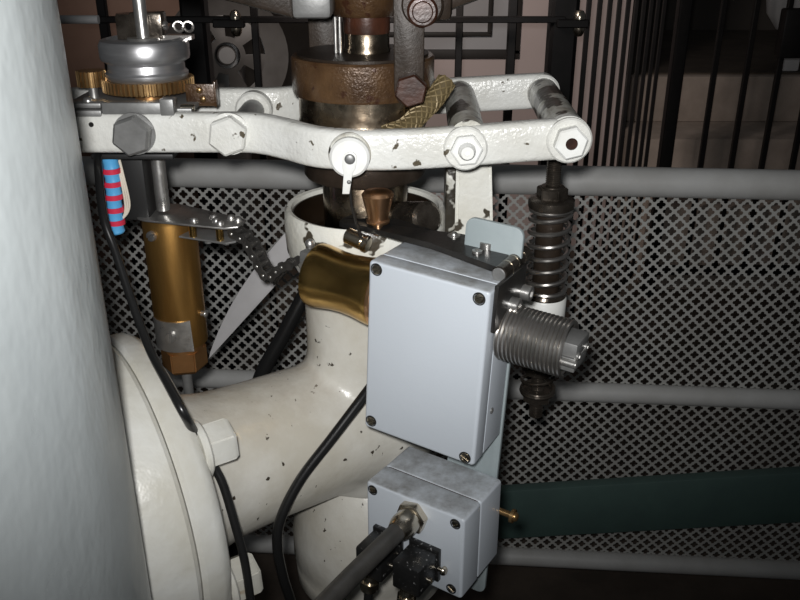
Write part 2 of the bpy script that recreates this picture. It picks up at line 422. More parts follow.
part('bowl', b, MT['bowl'], vb)
b = bm_(); lathe(b, [(.0712, -.300), (.0714, -.262), (.0716, -.2585), (.0700, -.2585), (.0695, -.262), (.0690, -.299)], AX, n=72)
part('bowl_lining', b, MT['oil'], vb, label='dark oily inner wall of the bowl')
part('oil', mk(cyl, AX + V((0, 0, -.2985)), AX + V((0, 0, -.287)), .0686, n=48), MT['oil'], vb)
b = bm_(); lathe(b, [(.078, .224), (.136, .224), (.145, .228), (.150, .236), (.150, .249), (.147, .253), (.09, .253)], AX + V((0, 0, PZ)), -D, 96)
part('pipe_flange', b, MT['flange'], vb)
b = bm_(); lathe(b, [(.09, .254), (.1465, .254), (.150, .258), (.150, .285), (.147, .30), (.147, .42), (.09, .42)], AX + V((0, 0, PZ)), -D, 96)
part('flange_pad', b, MT['flange'], mc, label='creamy white round flange pad')
for k, ph in enumerate((46, 109, 172, 292)):
    a = R(ph); p = AX + V((0, 0, PZ)) - D * .224 + (V((0, 0, 1)) * math.cos(a) + NN * math.sin(a)) * .122
    b = bm_(); cyl(b, p - D * .002, p + D * .005, .0255, ch=.002); hexa(b, p + D * .004, D, .036, .025, rot=.4)
    part('flange_bolt', b, MT['flange'], vb)
# upright fulcrum post beside the bowl, with foot tying it to the casting
b = bm_(); t = bmesh.new()
lo4 = [(.0535, .77), (.099, .77), (.099, .825), (.0535, .825)]; hi4 = [(.0525, .775), (.0850, .775), (.0850, .82), (.0525, .82)]
A = [t.verts.new((x, y, -.42)) for x, y in lo4]; Bv = [t.verts.new((x, y, -.197)) for x, y in hi4]
t.faces.new(A); t.faces.new(Bv)
for i in range(4): t.faces.new((A[i], A[(i + 1) % 4], Bv[(i + 1) % 4], Bv[i]))
bmesh.ops.bevel(t, geom=t.edges[:], offset=.003, segments=2, affect='EDGES'); join(b, t)
part('fulcrum_post', b, MT['bowl'], vb)
part('post_edge', mk(box, (.0485, .797, -.27), (.010, .035, .146), bev=.002), MT['lever_dirty'], vb, label='chipped dark edge')
b = bm_(); box(b, (.03, .80, -.44), (.13, .05, .06), bev=.008); box(b, (.118, .80, -.40), (.07, .032, .045), bev=.006)
part('side_bracket', b, MT['casting'], vb)
b = bm_(); cyl(b, (-.002, .785, -.262), (.026, .738, -.247), .0155, n=28, ch=.003)
part('gland_bolt', b, MT['oily'], vb, label='oily dark round bolt in the bowl')

# ================================================================== spindle
sp = thing('valve_spindle', 'oily brown spindle with broad rusty disc above the lever', 'spindle', (-.034, .80, -.2985))
zz = lambda z: AX + V((0, 0, z))
part('sleeve', mk(lathe, [(.041, -.2985), (.041, -.216), (.040, -.214)], AX, n=48), MT['polished'], sp)
part('lower_flange', mk(lathe, [(.039, -.222), (.056, -.222), (.058, -.219), (.058, -.198), (.054, -.190), (.03, -.186)], AX, n=48), MT['rust_dark'], sp)
part('polished_band', mk(lathe, [(.03, -.188), (.056, -.180), (.0605, -.1685), (.0600, -.166), (.0600, -.144)], AX, n=64), MT['polished'], sp)
part('disc', mk(lathe, [(.058, -.1455), (.0645, -.144), (.0655, -.141), (.0655, -.1125), (.064, -.1105), (.0, -.1095)], AX, n=64), MT['rust'], sp)
part('top_plate', mk(lathe, [(.060, -.1105), (.060, -.1085), (.0, -.1075)], AX, n=48), MT['rust_dark'], sp)
part('rod', mk(lathe, [(.0215, -.109), (.0215, -.105), (.0205, -.103), (.0205, -.0915)], AX + V((.004, 0, 0)), n=40), MT['polished'], sp)
part('rust_ring', mk(lathe, [(.0207, -.0915), (.0212, -.089), (.0212, -.076)], AX + V((.004, 0, 0)), n=40), MT['rust_red'], sp)
part('collar', mk(lathe, [(.018, -.0775), (.027, -.0765), (.029, -.073), (.033, -.05), (.034, -.02), (.034, .02)], AX + V((.002, 0, 0)), n=48), MT['rust'], sp)
b = bm_()
for x in (-.0595, -.0555): cyl(b, (x + .002, .788, -.109), (x + .002, .788, -.077), .0016, n=12)
part('guide_pin', b, MT['steel'], sp)
def link(x, y, s):
    b = bm_(); m = basis((x, y, 0), (1, 0, 0), (0, 0, 1), (0, -1, 0))
    poly = [(.0125 * math.cos(a), -.130 + .0145 * math.sin(a)) for a in (PI + PI * i / 10 for i in range(11))] + [(.0125, -.110), (.0132, -.04), (-.0132, -.04), (-.0125, -.110)]
    prism(b, poly, m, -.005, .005, bev=.0012); return b
lk = part('link_bar', link(.0075, .7345, 1), MT['rust_dark'], sp)
part('link_bar', link(-.076, .862, 1), MT['rust_dark'], sp)
b = bm_(); cyl(b, (.009, .79, -.129), (.009, .729, -.129), .012); hexa(b, (.009, .7295, -.129), (0, -1, .0), .0245, .014, .3)
part('hex_bolt', b, MT['rust_red'], sp, label='red rusted hexagon bolt')
b = bm_(); cyl(b, (.018, .775, -.062), (.018, .728, -.062), .0175, ch=.002); box(b, (.020, .762, -.052), (.048, .03, .05), bev=.006)
part('eye', b, MT['rust_dark'], sp)
b = bm_(); cyl(b, (.018, .73, -.066), (.018, .716, -.066), .0125, ch=.002); cyl(b, (.018, .7165, -.066), (.018, .712, -.066), .0085, ch=.001)
part('eye_pin', b, MT['rust_red'], sp)
b = bm_(); m = basis((.040, .765, -.052), (.94, 0, .34), (0, 1, 0), (-.34, 0, .94)); box(b, (.012, 0, 0), (.05, .024, .034), m, bev=.006)
part('eye_lug', b, MT['rust_dark'], sp)
b = bm_()
prism(b, [(-.20, -.046), (-.134, -.0615), (-.088, -.0735), (-.088, -.035), (-.20, -.005)], basis((0, .76, 0), (1, 0, 0), (0, 0, 1), (0, -1, 0)), -.025, .025, bev=.004)
part('side_arm', b, MT['rust_dark'], sp)
b = bm_(); box(b, (-.0735, .765, -.056), (.034, .056, .036), bev=.005); part('arm_end_block', b, MT['grey_steel'], sp)

# braided hose looping up beside the disc
hs = thing('braided_hose', 'short braided brass hose bent up beside the rusty disc', 'hose', (.02, .76, -.17))
hp = smooth_path([(-.012, .728, -.1685), (.004, .742, -.1655), (.0175, .757, -.156), (.0300, .768, -.146), (.0420, .779, -.131)], 6)
part('core', mk(tube, hp, .0082, 14), MT['hose_core'], hs)
b = bm_()
for sgn in (1, -1):
    for k in range(7):
        pts = []; n = len(hp); xax = None
        for i, p in enumerate(hp):
            d = (hp[min(i + 1, n - 1)] - hp[max(i - 1, 0)]).normalized(); xa, ya, _ = axes(d, V((0, 1, 0)))
            a = sgn * i / (n - 1) * 2 * PI * 1.5 + 2 * PI * k / 7; pts.append(p + (xa * math.cos(a) + ya * math.sin(a)) * .0084)
        tube(b, smooth_path(pts, 3), .0009, 5)
part('braid', b, MT['hose'], hs)

# ================================================================== lever frame
lv = thing('lever_frame', 'white chipped lever frame of two long arms joined by cross tubes', 'lever', (0, .81, -.195))
fp = smooth_path([(-.34, .752, -.1712), (-.25, .752, -.1712), (-.17, .752, -.1712), (-.128, .750, -.1714), (-.10, .738, -.1738), (-.072, .719, -.1760), (-.042, .711, -.1765), (0, .709, -.176), (.055, .708, -.1725), (.10, .708, -.169), (.143, .708, -.166)], 6)
part('front_arm', mk(arm, fp, .018, [.0352 - .0012 * min(1, max(0, (p.x + .12) / .08)) for p in fp], .0055), MT['lever'], lv)
bp_ = smooth_path([(-.34, .878, -.1725), (-.17, .878, -.1725), (-.128, .88, -.1725), (-.095, .894, -.1725), (-.065, .905, -.1725), (0, .907, -.1710), (.06, .906, -.167), (.149, .905, -.162)], 6)
part('back_arm', mk(arm, bp_, .018, .036, .0055), MT['lever'], lv)
def ctube(x0, x1, z, r, m, y0=.706, y1=.906):
    return part('cross_tube', mk(cyl, (x0, y0, z), (x1, y1, z), r, n=32), m, lv)
ctube(.057, .0625, -.1665, .0158, MT['lever_dirty']); ctube(.141, .149, -.1635, .0160, MT['lever_dirty'])
ctube(-.1475, -.1475, -.1735, .0115, MT['grey_steel'], .752, .878); ctube(-.2395, -.2395, -.1735, .0115, MT['grey_steel'], .752, .878)
for x, y in ((-.1475, .868), ): part('tube_collar', mk(cyl, (x, y + .003, -.1735), (x, y - .012, -.1735), .0185, ch=.002), MT['lever'], lv)
for x, y, z, r in ((.1405, .702, -.166, .0190), (.0545, .7015, -.1725, .0185)):
    part('boss', mk(cyl, (x, y, z), (x, y - .006, z), r, n=40, ch=.0015), MT['lever'], lv)
b = mk(cyl, (.1405, .716, -.166), (.1405, .702, -.166), .0193, n=40, ch=.002)
part('arm_end', b, MT['lever'], lv); part('arm_end', mk(cyl, (.149, .915, -.162), (.149, .895, -.162), .0175, n=40, ch=.002), MT['lever'], lv)
b = bm_(); hexa(b, (.1402, .6965, -.166), (0, -1, 0), .0245, .011, .25); o = part('end_nut', b, MT['washer'], lv)
part('bolt_core', mk(cyl, (.1402, .687, -.166), (.1402, .6845, -.166), .0050, ch=.0008), MT['rust_red'], o, label='rusty bolt end in the white nut')
b = bm_(); hexa(b, (.055, .696, -.1725), (0, -1, 0), .0235, .008, .1); o = part('fulcrum_nut', b, MT['washer'], lv)
b = bm_(); lathe(b, [(.0075, 0), (.0070, .004), (.0062, .005), (.0052, .008), (.0022, .008), (.0022, .006), (0, .006)], (.0550, .6885, -.1725), (0, -1, 0), 20); part('grease_nipple', b, MT['washer'], o)
b = bm_(); cyl(b, (-.042, .703, -.1795), (-.042, .692, -.1795), .0168, n=40, ch=.002); part('trunnion_washer', b, MT['washer'], lv)
part('arm_boss', mk(cyl, (-.042, .71, -.1785), (-.042, .700, -.1785), .0182, n=40, ch=.001), MT['lever_dirty'], lv)
for x, m, lab in ((-.2335, 'grey_steel', 'bare grey steel bolt head'), (-.1500, 'lever', None)):
    b = bm_(); cyl(b, (x, .744, -.1705), (x, .741, -.1705), .0185, n=36); hexa(b, (x, .7415, -.1705), (0, -1, 0), .0305, .013, .32 if x < -.2 else .35)
    part('hex_bolt', b, MT[m], lv, label=lab)
part('dowel_hole', mk(cyl, (-.2705, .7435, -.1625), (-.2705, .7424, -.1625), .0022, n=14), MT['black'], lv)

# small clip and thin rod hanging from the trunnion
lr = thing('link_rod', 'thin black rod on a small white clip below the lever bolt', 'rod', (-.03, .7, -.26))
b = bm_(); m = basis((-.0415, .6915, -.1795), (1, 0, 0), (.12, 0, 1), (0, -1, 0))
prism(b, [(.0060 * math.cos(a), .0060 * math.sin(a)) for a in (PI * i / 10 for i in range(11))] + [(-.0055, -.008), (-.004, -.012), (-.0035, -.030), (.0025, -.030), (.0035, -.012), (.0055, -.008)], m, 0, .0022, bev=.0005)
part('clip', b, MT['washer'], lr)
part('clip_screw', mk(dome, (-.0415, .6895, -.1795), (0, -1, 0), .0045, .0016), MT['grey_steel'], lr)
part('clip_screw', mk(dome, (-.0427, .6895, -.199), (0, -1, 0), .0018, .0015), MT['grey_steel'], lr)
part('thin_rod', mk(tube, [(-.0427, .6935, -.202), (-.0415, .697, -.222), (-.0335, .7035, -.256)], .0013, 10), MT['black'], lr)
b = bm_(); pz = V((.86, -.44, -.24)).normalized(); p0 = V((-.0475, .7135, -.2545)); cyl(b, p0, p0 + pz * .017, .0072, ch=.001); cyl(b, p0 + pz * .017, p0 + pz * .023, .0078, ch=.0015)
o = part('rod_pin', b, MT['nickel'], lr, label='short bright round pin')

# ================================================================== pulley, gears and their bracket
px, py = -.2355, .81
gp = thing('gear_pulley', 'grey turned pulley on a toothed brass ring with steel shaft', 'pulley', (px, py, -.17))
part('shaft', mk(lathe, [(.0068, -.262), (.0068, -.10), (.0058, -.096), (.0058, .12)], (px, py, 0), n=24), MT['steel'], gp)
part('grooved_pulley', mk(lathe, [(.02, -.133), (.036, -.133), (.0375, -.1305), (.0375, -.1275), (.0350, -.1255), (.0345, -.119), (.0365, -.1175), (.0398, -.1155), (.0405, -.113), (.0405, -.1025), (.0385, -.0985), (.033, -.097), (.0305, -.100), (.0, -.100)], (px, py, 0), n=64), MT['pulley'], gp)
def gear(c, r, n, z0, z1, dep):
    b = bm_(); poly = []
    for i in range(n):
        for f, rr in ((0, r - dep), (.25, r - dep), (.38, r), (.78, r), (.92, r - dep)): 
            a = 2 * PI * (i + f) / n; poly.append((rr * math.cos(a), rr * math.sin(a)))
    prism(b, poly, basis((c[0], c[1], 0), (1, 0, 0), (0, 1, 0), (0, 0, 1)), z0, z1); return b
part('brass_gear', gear((px, py), .0420, 54, -.1435, -.133, .0028), MT['gear'], gp)
part('gear_hub', mk(cyl, (px, py, -.156), (px, py, -.1455), .014), MT['copper_nut'], gp)
b = bm_(); box(b, (px + .002, py + .015, -.088), (.030, .020, .024), bev=.002); hexa(b, (px - .016, py + .016, -.0995), (0, 0, 1), .024, .022, .3)
part('hub_block', b, MT['oily'], gp)
part('hub_washer', mk(lathe, [(.0, -.1005), (.014, -.1005), (.015, -.099), (.014, -.097), (.0, -.097)], (px, py, 0), n=32), MT['steel'], gp)
b = bm_()
for a in (0, 1): tube(b, helix((px + .03 + .009 * a, py + .012, -.089), (0, 1, 0), .0045, .004, 1.1, per=16), .0014, 8)
box(b, (px + .028, py + .012, -.098), (.03, .012, .004))
part('wire_clip', b, MT['spring'], gp)
b = bm_(); slotted(b, (px + .017, py + .012, -.088), (1, -.2, 0), .004, .003); part('grub_screw', b, MT['steel'], gp)
pg = thing('pinion', 'small brass pinion left of the larger brass gear', 'gear', (-.289, .80, -.155))
part('toothed_wheel', gear((-.289, .812), .0135, 22, -.141, -.127, .002), MT['gear'], pg)
part('pinion_shaft', mk(cyl, (-.289, .812, -.156), (-.289, .812, -.1275), .0045), MT['steel'], pg)
gbk = thing('gear_bracket', 'grey metal plates across the lever carrying the gears', 'bracket', (-.25, .81, -.165))
part('base_plate', mk(box, (-.245, .820, -.1535), (.12, .125, .004), bev=.0008), MT['grey_steel'], gbk)
part('front_bar', mk(box, (-.2345, .752, -.1505), (.052, .012, .0125), bev=.001), MT['grey_steel'], gbk)
part('end_block', mk(box, (-.2035, .752, -.149), (.012, .014, .016), bev=.001), MT['grey_steel'], gbk)
part('clamp_block', mk(box, (-.286, .755, -.1535), (.05, .022, .006), bev=.001), MT['grey_steel'], gbk)
part('clamp_block', mk(box, (-.284, .757, -.147), (.045, .02, .0045), bev=.001), MT['grey_steel'], gbk)
b = bm_(); dome(b, (-.275, .756, -.1448), (0, 0, 1), .0045, .004); part('screw', b, MT['steel'], gbk)
b = bm_(); box(b, (-.183, .790, -.1455), (.027, .0025, .020), bev=.0005); box(b, (-.1695, .793, -.1445), (.002, .012, .023), bev=.0005)
o = part('rusty_tab', b, MT['rust'], gbk, label='small brown rusted tab')
for x, z in ((-.184, -.141), (-.181, -.149)): part('rivet', mk(dome, (x, .789, z), (0, -1, 0), .003, .002), MT['gear'], o)
part('spacer_pin', mk(cyl, (-.196, .765, -.1525), (-.184, .765, -.1525), .0035, ch=.0006), MT['nickel'], gbk)
o = part('servo_housing', mk(box, (-.258, .815, -.213), (.026, .045, .110), bev=.003), MT['dark_plastic'], gbk, label='dark plastic box below the lever')
part('lower_plate', mk(box, (-.245, .80, -.1965), (.075, .075, .005), bev=.001), MT['dark_plastic'], gbk)

# ================================================================== brass cylinder
bc = thing('brass_cylinder', 'tall brass cylinder with copper hexagon nut below the lever', 'cylinder', (px, py, -.47))
bx, by = px + .004, py
part('barrel', mk(lathe, [(.02, -.408), (.0262, -.407), (.0265, -.405), (.0265, -.2745), (.0258, -.272), (.0258, -.268), (.02, -.2665)], (bx, by, 0), n=56), MT['brass'], bc)
def onbar(ang, z, r=.0265): return V((bx + r * math.sin(ang), by - r * math.cos(ang), z))
b = bm_(); p = onbar(-.42, -.281); slotted(b, p, (p - V((bx, by, -.281))), .0052, .004, .6); part('slotted_screw', b, MT['steel'], bc)
p = onbar(1.25, -.372); b = bm_(); cyl(b, p, p + V((.004, -.001, 0)), .0028); dome(b, p + V((.004, -.001, 0)), (1, -.2, 0), .0042, .003); part('side_screw', b, MT['steel'], bc)
def clampstrip():
    b = bm_(); t = bmesh.new(); n = 20; a0, a1 = -1.05, .62; cols = []
    for i in range(n + 1):
        a = a0 + (a1 - a0) * i / n; bulge = .0 if i < n * .8 else .003 * ((i - n * .8) / (n * .2)) ** 2
        cols.append([t.verts.new(onbar(a, z, r)) for z, r in ((-.374, .0278), (-.408, .0278 + bulge), (-.408, .0266), (-.374, .0266))])
    for a, c in zip(cols, cols[1:]):
        for k in range(4): t.faces.new((a[k], a[(k + 1) % 4], c[(k + 1) % 4], c[k]))
    t.faces.new(cols[0]); t.faces.new(cols[-1]); join(b, t); return b
cs_ = part('clamp_strip', clampstrip(), MT['steel'], bc, label='bright steel strip round the base')
b = bm_(); p = onbar(-.12, -.390, .0276); slotted(b, p, p - V((bx, by, -.390)), .0058, .004, 1.4); part('clamp_screw', b, MT['steel'], cs_)
b = bm_(); cyl(b, (bx, by, -.4155), (bx, by, -.407), .0215); part('gland_ring', b, MT['copper_nut'], bc)
b = bm_(); hexa(b, (bx, by, -.4150), (0, 0, -1), .042, .024, .35); part('hex_nut', b, MT['copper_nut'], bc)
part('stem', mk(cyl, (bx, by, -.64), (bx, by, -.440), .0055), MT['grey_steel'], bc)

# plates on top of the cylinder that carry the chain
pb = thing('chain_bracket', 'pair of thin steel plates with brass spacers over the brass cylinder', 'bracket', (px, py, -.275))
ad = V((.083, -.037, 0)).normalized(); an = V((-ad.y, ad.x, 0))
def plate_poly(s0, s1, rr, w1): return [(s0 + rr * math.cos(a), rr * math.sin(a)) for a in (PI / 2 + PI * i / 16 for i in range(17))] + [(s1 - .01, -w1), (s1, -w1 * .5), (s1 - .004, w1 * .8), (s1 - .014, w1)]
mp = basis((px, py, 0), ad, an, (0, 0, 1))
part('upper_plate', mk(prism, plate_poly(0, .093, .028, .016), mp, -.2665, -.2645, bev=.0004), MT['steel'], pb)
part('lower_plate', mk(prism, [(.03, -.018), (.083, -.016), (.089, -.008), (.085, .014), (.03, .018)], mp, -.2815, -.2795, bev=.0004), MT['grey_steel'], pb)
for s, q in ((.044, -.0135), (.074, -.0115)):
    p = V((px, py, 0)) + ad * s + an * q; part('brass_spacer', mk(cyl, p + V((0, 0, -.2796)), p + V((0, 0, -.2664)), .0036), MT['brass_cross'], pb)
for s, q in ((.046, -.0125), (.058, .003), (.074, .009), (.066, -.0045), (.084, .006), (.074, -.0095)):
    p = V((px, py, -.2645)) + ad * s + an * q; b = bm_(); dome(b, p, (0, 0, 1), .0042, .0048); cyl(b, p - V((0, 0, .002)), p, .0018); part('dome_screw', b, MT['steel'], pb)
for s, q in ((.06, -.012), (.078, -.008)):
    p = V((px, py, -.2815)) + ad * s + an * q; b = bm_(); hexa(b, p, (0, 0, -1), .006, .003); part('nut', b, MT['grey_steel'], pb)

# roller chain
ch = thing('roller_chain', 'short dark roller chain sagging between steel plates and brass drum', 'chain', (-.125, .76, -.315))
cp = smooth_path([(-.158, .776, -.2735), (-.148, .770, -.277), (-.1405, .766, -.286), (-.135, .763, -.2975), (-.130, .760, -.307), (-.1235, .7565, -.3115), (-.1165, .752, -.306), (-.111, .7475, -.299), (-.105, .7430, -.2940), (-.099, .7385, -.291)], 12)
lens = [0]
for a, c in zip(cp, cp[1:]): lens.append(lens[-1] + (c - a).length)
def along(s):
    for i in range(len(cp) - 1):
        if lens[i + 1] >= s: 
            f = (s - lens[i]) / max(1e-9, lens[i + 1] - lens[i]); return cp[i].lerp(cp[i + 1], f)
    return cp[-1]
wd = V((-.52, -.83, .0)).normalized()                         # pin axis
NL = 9; pit = lens[-1] / NL
for k in range(NL):
    a, c = along(k * pit), along((k + 1) * pit); d = (c - a).normalized(); w = (wd - d * wd.dot(d)).normalized(); u = w.cross(d); b = bm_()
    half = .0052 if k % 2 else .0068; L = (c - a).length
    poly = [(L + .0050 * math.cos(t_), .0050 * math.sin(t_)) for t_ in (-PI / 2 + PI * i / 8 for i in range(9))] + [(L / 2, .0038)] + [(.0050 * math.cos(t_), .0050 * math.sin(t_)) for t_ in (PI / 2 + PI * i / 8 for i in range(9))] + [(L / 2, -.0038)]
    m = basis(a, d, w.cross(d), w)
    for s in (-1, 1): prism(b, poly, m, s * half - .0006, s * half + .0006)
    lkp = part('link', b, MT['chain'], ch)
    part('pin', mk(cyl, a - w * .0082, a + w * .0082, .0015, n=12, ch=.0004), MT['steel'], lkp)
    part('roller', mk(cyl, a - w * .0048, a + w * .0048, .0036, n=14), MT['chain'], lkp)

# ================================================================== upper box with shaft, drum and coil spring
UO = V((-.0251, .64, -.2495)); ya, ro = R(30.34), R(2.72)
UX = V((math.cos(ya) * math.cos(ro), -math.sin(ya) * math.cos(ro), -math.sin(ro))); UZ = V((math.sin(ya), math.cos(ya), 0)); UY = UZ.cross(UX)
UM = basis(UO, UX, UY, UZ); UW, UH, UD = .1078, .1602, .0529
def up(u, v, w): return UM @ V((u, v, w))
ub = thing('instrument_box', 'upper and larger light grey plastic box with coil spring on its right side', 'box', up(.053, UH, .025))
def rbox(b, u0, u1, v0, v1, w0, w1, m, rad, bev):
    poly = []
    for cx_, cy_, a0 in ((u1 - rad, v1 - rad, 0), (u0 + rad, v1 - rad, PI / 2), (u0 + rad, v0 + rad, PI), (u1 - rad, v0 + rad, 1.5 * PI)):
        poly += [(cx_ + rad * math.cos(a0 + PI / 2 * i / 6), cy_ + rad * math.sin(a0 + PI / 2 * i / 6)) for i in range(7)]
    prism(b, poly, m, w0, w1, bev=bev, seg=3)
part('lid', mk(rbox, 0, UW, 0, UH, 0, .0185, UM, .0035, .0025), MT['box'], ub)
part('case', mk(rbox, .0004, UW - .0004, .0004, UH - .0004, .0190, UD, UM, .0035, .0008), MT['box'], ub)
part('gasket', mk(rbox, .0016, UW - .0016, .0016, UH - .0016, .0180, .0195, UM, .005, 0), MT['dark_plastic'], ub)
for u, v, a in ((.0075, .0065, .6), (UW - .0085, .0075, .5), (.0070, UH - .0085, .7), (UW - .0085, UH - .0065, -.4)):
    b = bm_(); slotted(b, up(u, v, .0006), -UZ, .0042, .0016, a)
    s_ = part('lid_screw', b, MT['nickel'], ub)
    b = bm_(); lathe(b, [(.0043, 0), (.0052, 0), (.0054, .0009), (.0043, .0009)], up(u, v, .0004), -UZ, 24, cap=False); part('screw_well', b, MT['dark_plastic'], s_)
b = bm_(); slotted(b, up(UW - .0006, .1195, .0275), UX, .0028, .0012, .4); part('side_screw', b, MT['grey_steel'], ub)
SA, SB = .0475, .034                                           # shaft height and depth in the box
# waisted brass drum on the left
prof = [(.010, .0), (.0296, .0), (.0302, .002), (.0300, .011), (.0274, .027), (.0264, .040), (.0268, .052), (.0284, .064), (.0292, .070), (.0288, .074), (.010, .074)]
b = bm_(); lathe(b, [(r, h) for r, h in prof], up(-.001, SA - .003, SB), -UX, 64); part('brass_drum', b, MT['brass_cross'], ub)
b = bm_(); lathe(b, [(.0302, 0), (.031, .001), (.031, .004), (.0302, .005)], up(-.001, SA - .003, SB), -UX, 64); part('drum_rim', b, MT['copper'], ub)
b = bm_(); box(b, (-.079, SA - .012, SB + .004), (.024, .024, .020), UM, bev=.002)
an_ = part('chain_anchor', b, MT['grey_steel'], ub, label='dark steel chain anchor block')
b = bm_(); p = up(-.086, SA - .025, SB + .004); cyl(b, p, p - UY * .004, .0028); dome(b, p - UY * .003, -UY, .0046, .0055); part('dome_screw', b, MT['steel'], an_)
for q in (.0, .013):
    b = bm_(); p = up(-.087 + q, SA - .012, SB - .0062); cyl(b, p, p - UZ * .003, .0022, n=12); part('rivet', b, MT['steel'], an_)
# close-wound coil spring and its split clamp on the right
SR = .0218; sx = up(UW, SA - .001, SB)
pts = helix(sx + UX * .0015, UX, SR, .0545, 15.6, a0=.5, per=28)
part('coil_spring', mk(tube, pts, .00178, 8), MT['spring'], ub)
part('spring_shaft', mk(cyl, sx, sx + UX * .060, .0062), MT['oily'], ub)
b = bm_(); m = basis(sx + UX * .058, UX, UY, UZ)
for k, q in ((-1, -.0062), (1, .0062)): box(b, (0, q, .001), (.016, .0115, .028), m, bev=.0008)
cb = part('split_clamp', b, MT['grey_steel'], ub)
for q in (-.009, .010):
    b = bm_(); socket(b, sx + UX * .0645 + UZ * q - UY * .001, UX, .0034, .003); part('clamp_screw', b, MT['steel'], cb)
b = bm_(); cyl(b, sx + UX * .052 - UZ * .014 + UY * .004, sx + UX * .067 - UZ * .014 + UY * .004, .0032, n=16, ch=.0006); dome(b, sx + UX * .067 - UZ * .014 + UY * .004, UX, .0032, .0015); part('spring_end_pin', b, MT['steel'], cb)

# black hinged arm on the box with copper knob
ba = thing('hinged_arm', 'black metal arm with copper knob lying across the upper box', 'arm', (0, .68, -.25))
polyW = [(-.0560, .7455), (-.0535, .7540), (-.0460, .7560), (-.0400, .7520), (0, .7135), (.030, .688), (.050, .683), (.0985, .660), (.0745, .6115), (.025, .6585), (0, .6745), (-.0450, .7330), (-.0520, .7385)]
# lies just over the sloping top of the box
def topz(x, y): 
    w_ = V((x, y, 0)) - V((UO.x, UO.y, 0)); u = w_.dot(V((UX.x, UX.y, 0)).normalized()); return UO.z + .0065 - .036 * max(-.01, u) - .25 * max(0, -.006 - x)
t = bmesh.new(); A = [t.verts.new((x, y, topz(x, y) - .0025)) for x, y in polyW]; Bv = [t.verts.new((x, y, topz(x, y) + .0025)) for x, y in polyW]
t.faces.new(A); t.faces.new(Bv)
for i in range(len(A)): t.faces.new((A[i], A[(i + 1) % len(A)], Bv[(i + 1) % len(A)], Bv[i]))
b = bm_(); join(b, t); part('arm_plate', b, MT['black'], ba)
kx, ky = -.0195, .7165; kz = topz(kx, ky) + .0025
kn = part('knob', mk(lathe, [(0, -.012), (.0045, -.011), (.0045, 0), (.0102, 0), (.0106, .002), (.0092, .0035), (.0094, .006), (.0138, .0235), (.0143, .0255), (.0125, .0280), (.0118, .0278), (.0108, .0288), (.004, .0303), (0, .0305)], (kx, ky, kz), n=40), MT['copper'], ba, label='turned copper knob')
for x, y, kind in ((.0455, .6765, 0), (.071, .651, 1), (.062, .640, 2)):
    b = bm_(); p = V((x, y, topz(x, y) + .0025))
    if kind == 1: socket(b, p, (0, 0, 1), .0062, .0056)
    elif kind == 0: dome(b, p, (0, 0, 1), .0034, .004); cyl(b, p, p + V((0, 0, .001)), .0055)
    else: socket(b, p, (0, 0, 1), .0042, .0022)
    part('screw', b, MT['steel'], ba)
h0 = V((.0765, .609, -.2495)); hd = V((.5, .864, .02)).normalized()
b = bm_(); cyl(b, h0, h0 + hd * .052, .0064, n=28, ch=.0008)
hb = part('hinge_barrel', b, MT['oily'], ba)
b = bm_()
for q in (.014, .026, .040): cyl(b, h0 + hd * q, h0 + hd * (q + .0012), .0066, n=28)
part('knuckle_ring', b, MT['nickel'], hb)
b = bm_(); cyl(b, h0 - hd * .0012, h0 + hd * .002, .0056, n=28, ch=.0006); part('hinge_pin', b, MT['grey_steel'], hb)
b = bm_(); box(b, (UW + .0022, .0165, .034), (.0036, .040, .056), UM, bev=.0008)
lf = part('hinge_leaf', b, MT['black'], ba)
for v, w in ((.0225, .0345), (.0205, .0585)):
    b = bm_(); p = up(UW + .004, v, w); socket(b, p, UX, .0066, .0075); part('cap_screw', b, MT['steel'], lf)

# ================================================================== mounting plate and lower box
mpz = thing('mounting_plate', 'upright grey steel plate standing behind both plastic boxes', 'plate', (.07, .655, -.60))
PM = basis(up(0, 0, UD + .0015), UX, UY, UZ)
def ppoly(u0, u1, v0, v1, r):
    out = []
    for cx_, cy_, a0 in ((u1 - r, v1 - r, 0), (u0 + r, v1 - r, PI / 2), (u0 + r, v0 + r, PI), (u1 - r, v0 + r, 1.5 * PI)):
        out += [(cx_ + r * math.cos(a0 + PI / 2 * i / 6), cy_ + r * math.sin(a0 + PI / 2 * i / 6)) for i in range(7)]
    return out
part('plate', mk(prism, ppoly(.058, .1085, -.034, .345, .008), PM, 0, .004, bev=.0006), MT['plate'], mpz)
b = bm_(); p = PM @ V((.088, .10, .003)); cyl(b, p, V((.088, .772, -.335)), .008); p2 = PM @ V((.066, .19, .003)); cyl(b, p2, V((.055, .780, -.43)), .008)
part('standoff', b, MT['grey_steel'], mpz)
p = PM @ V((.1075, .240, 0)); b = bm_(); cyl(b, p - UX * .01, p + UX * .019, .003); cyl(b, p + UX * .019, p + UX * .022, .0065); dome(b, p + UX * .022, UX, .0045, .004); part('brass_bolt', b, MT['gear'], mpz, label='small brass bolt on the plate edge')

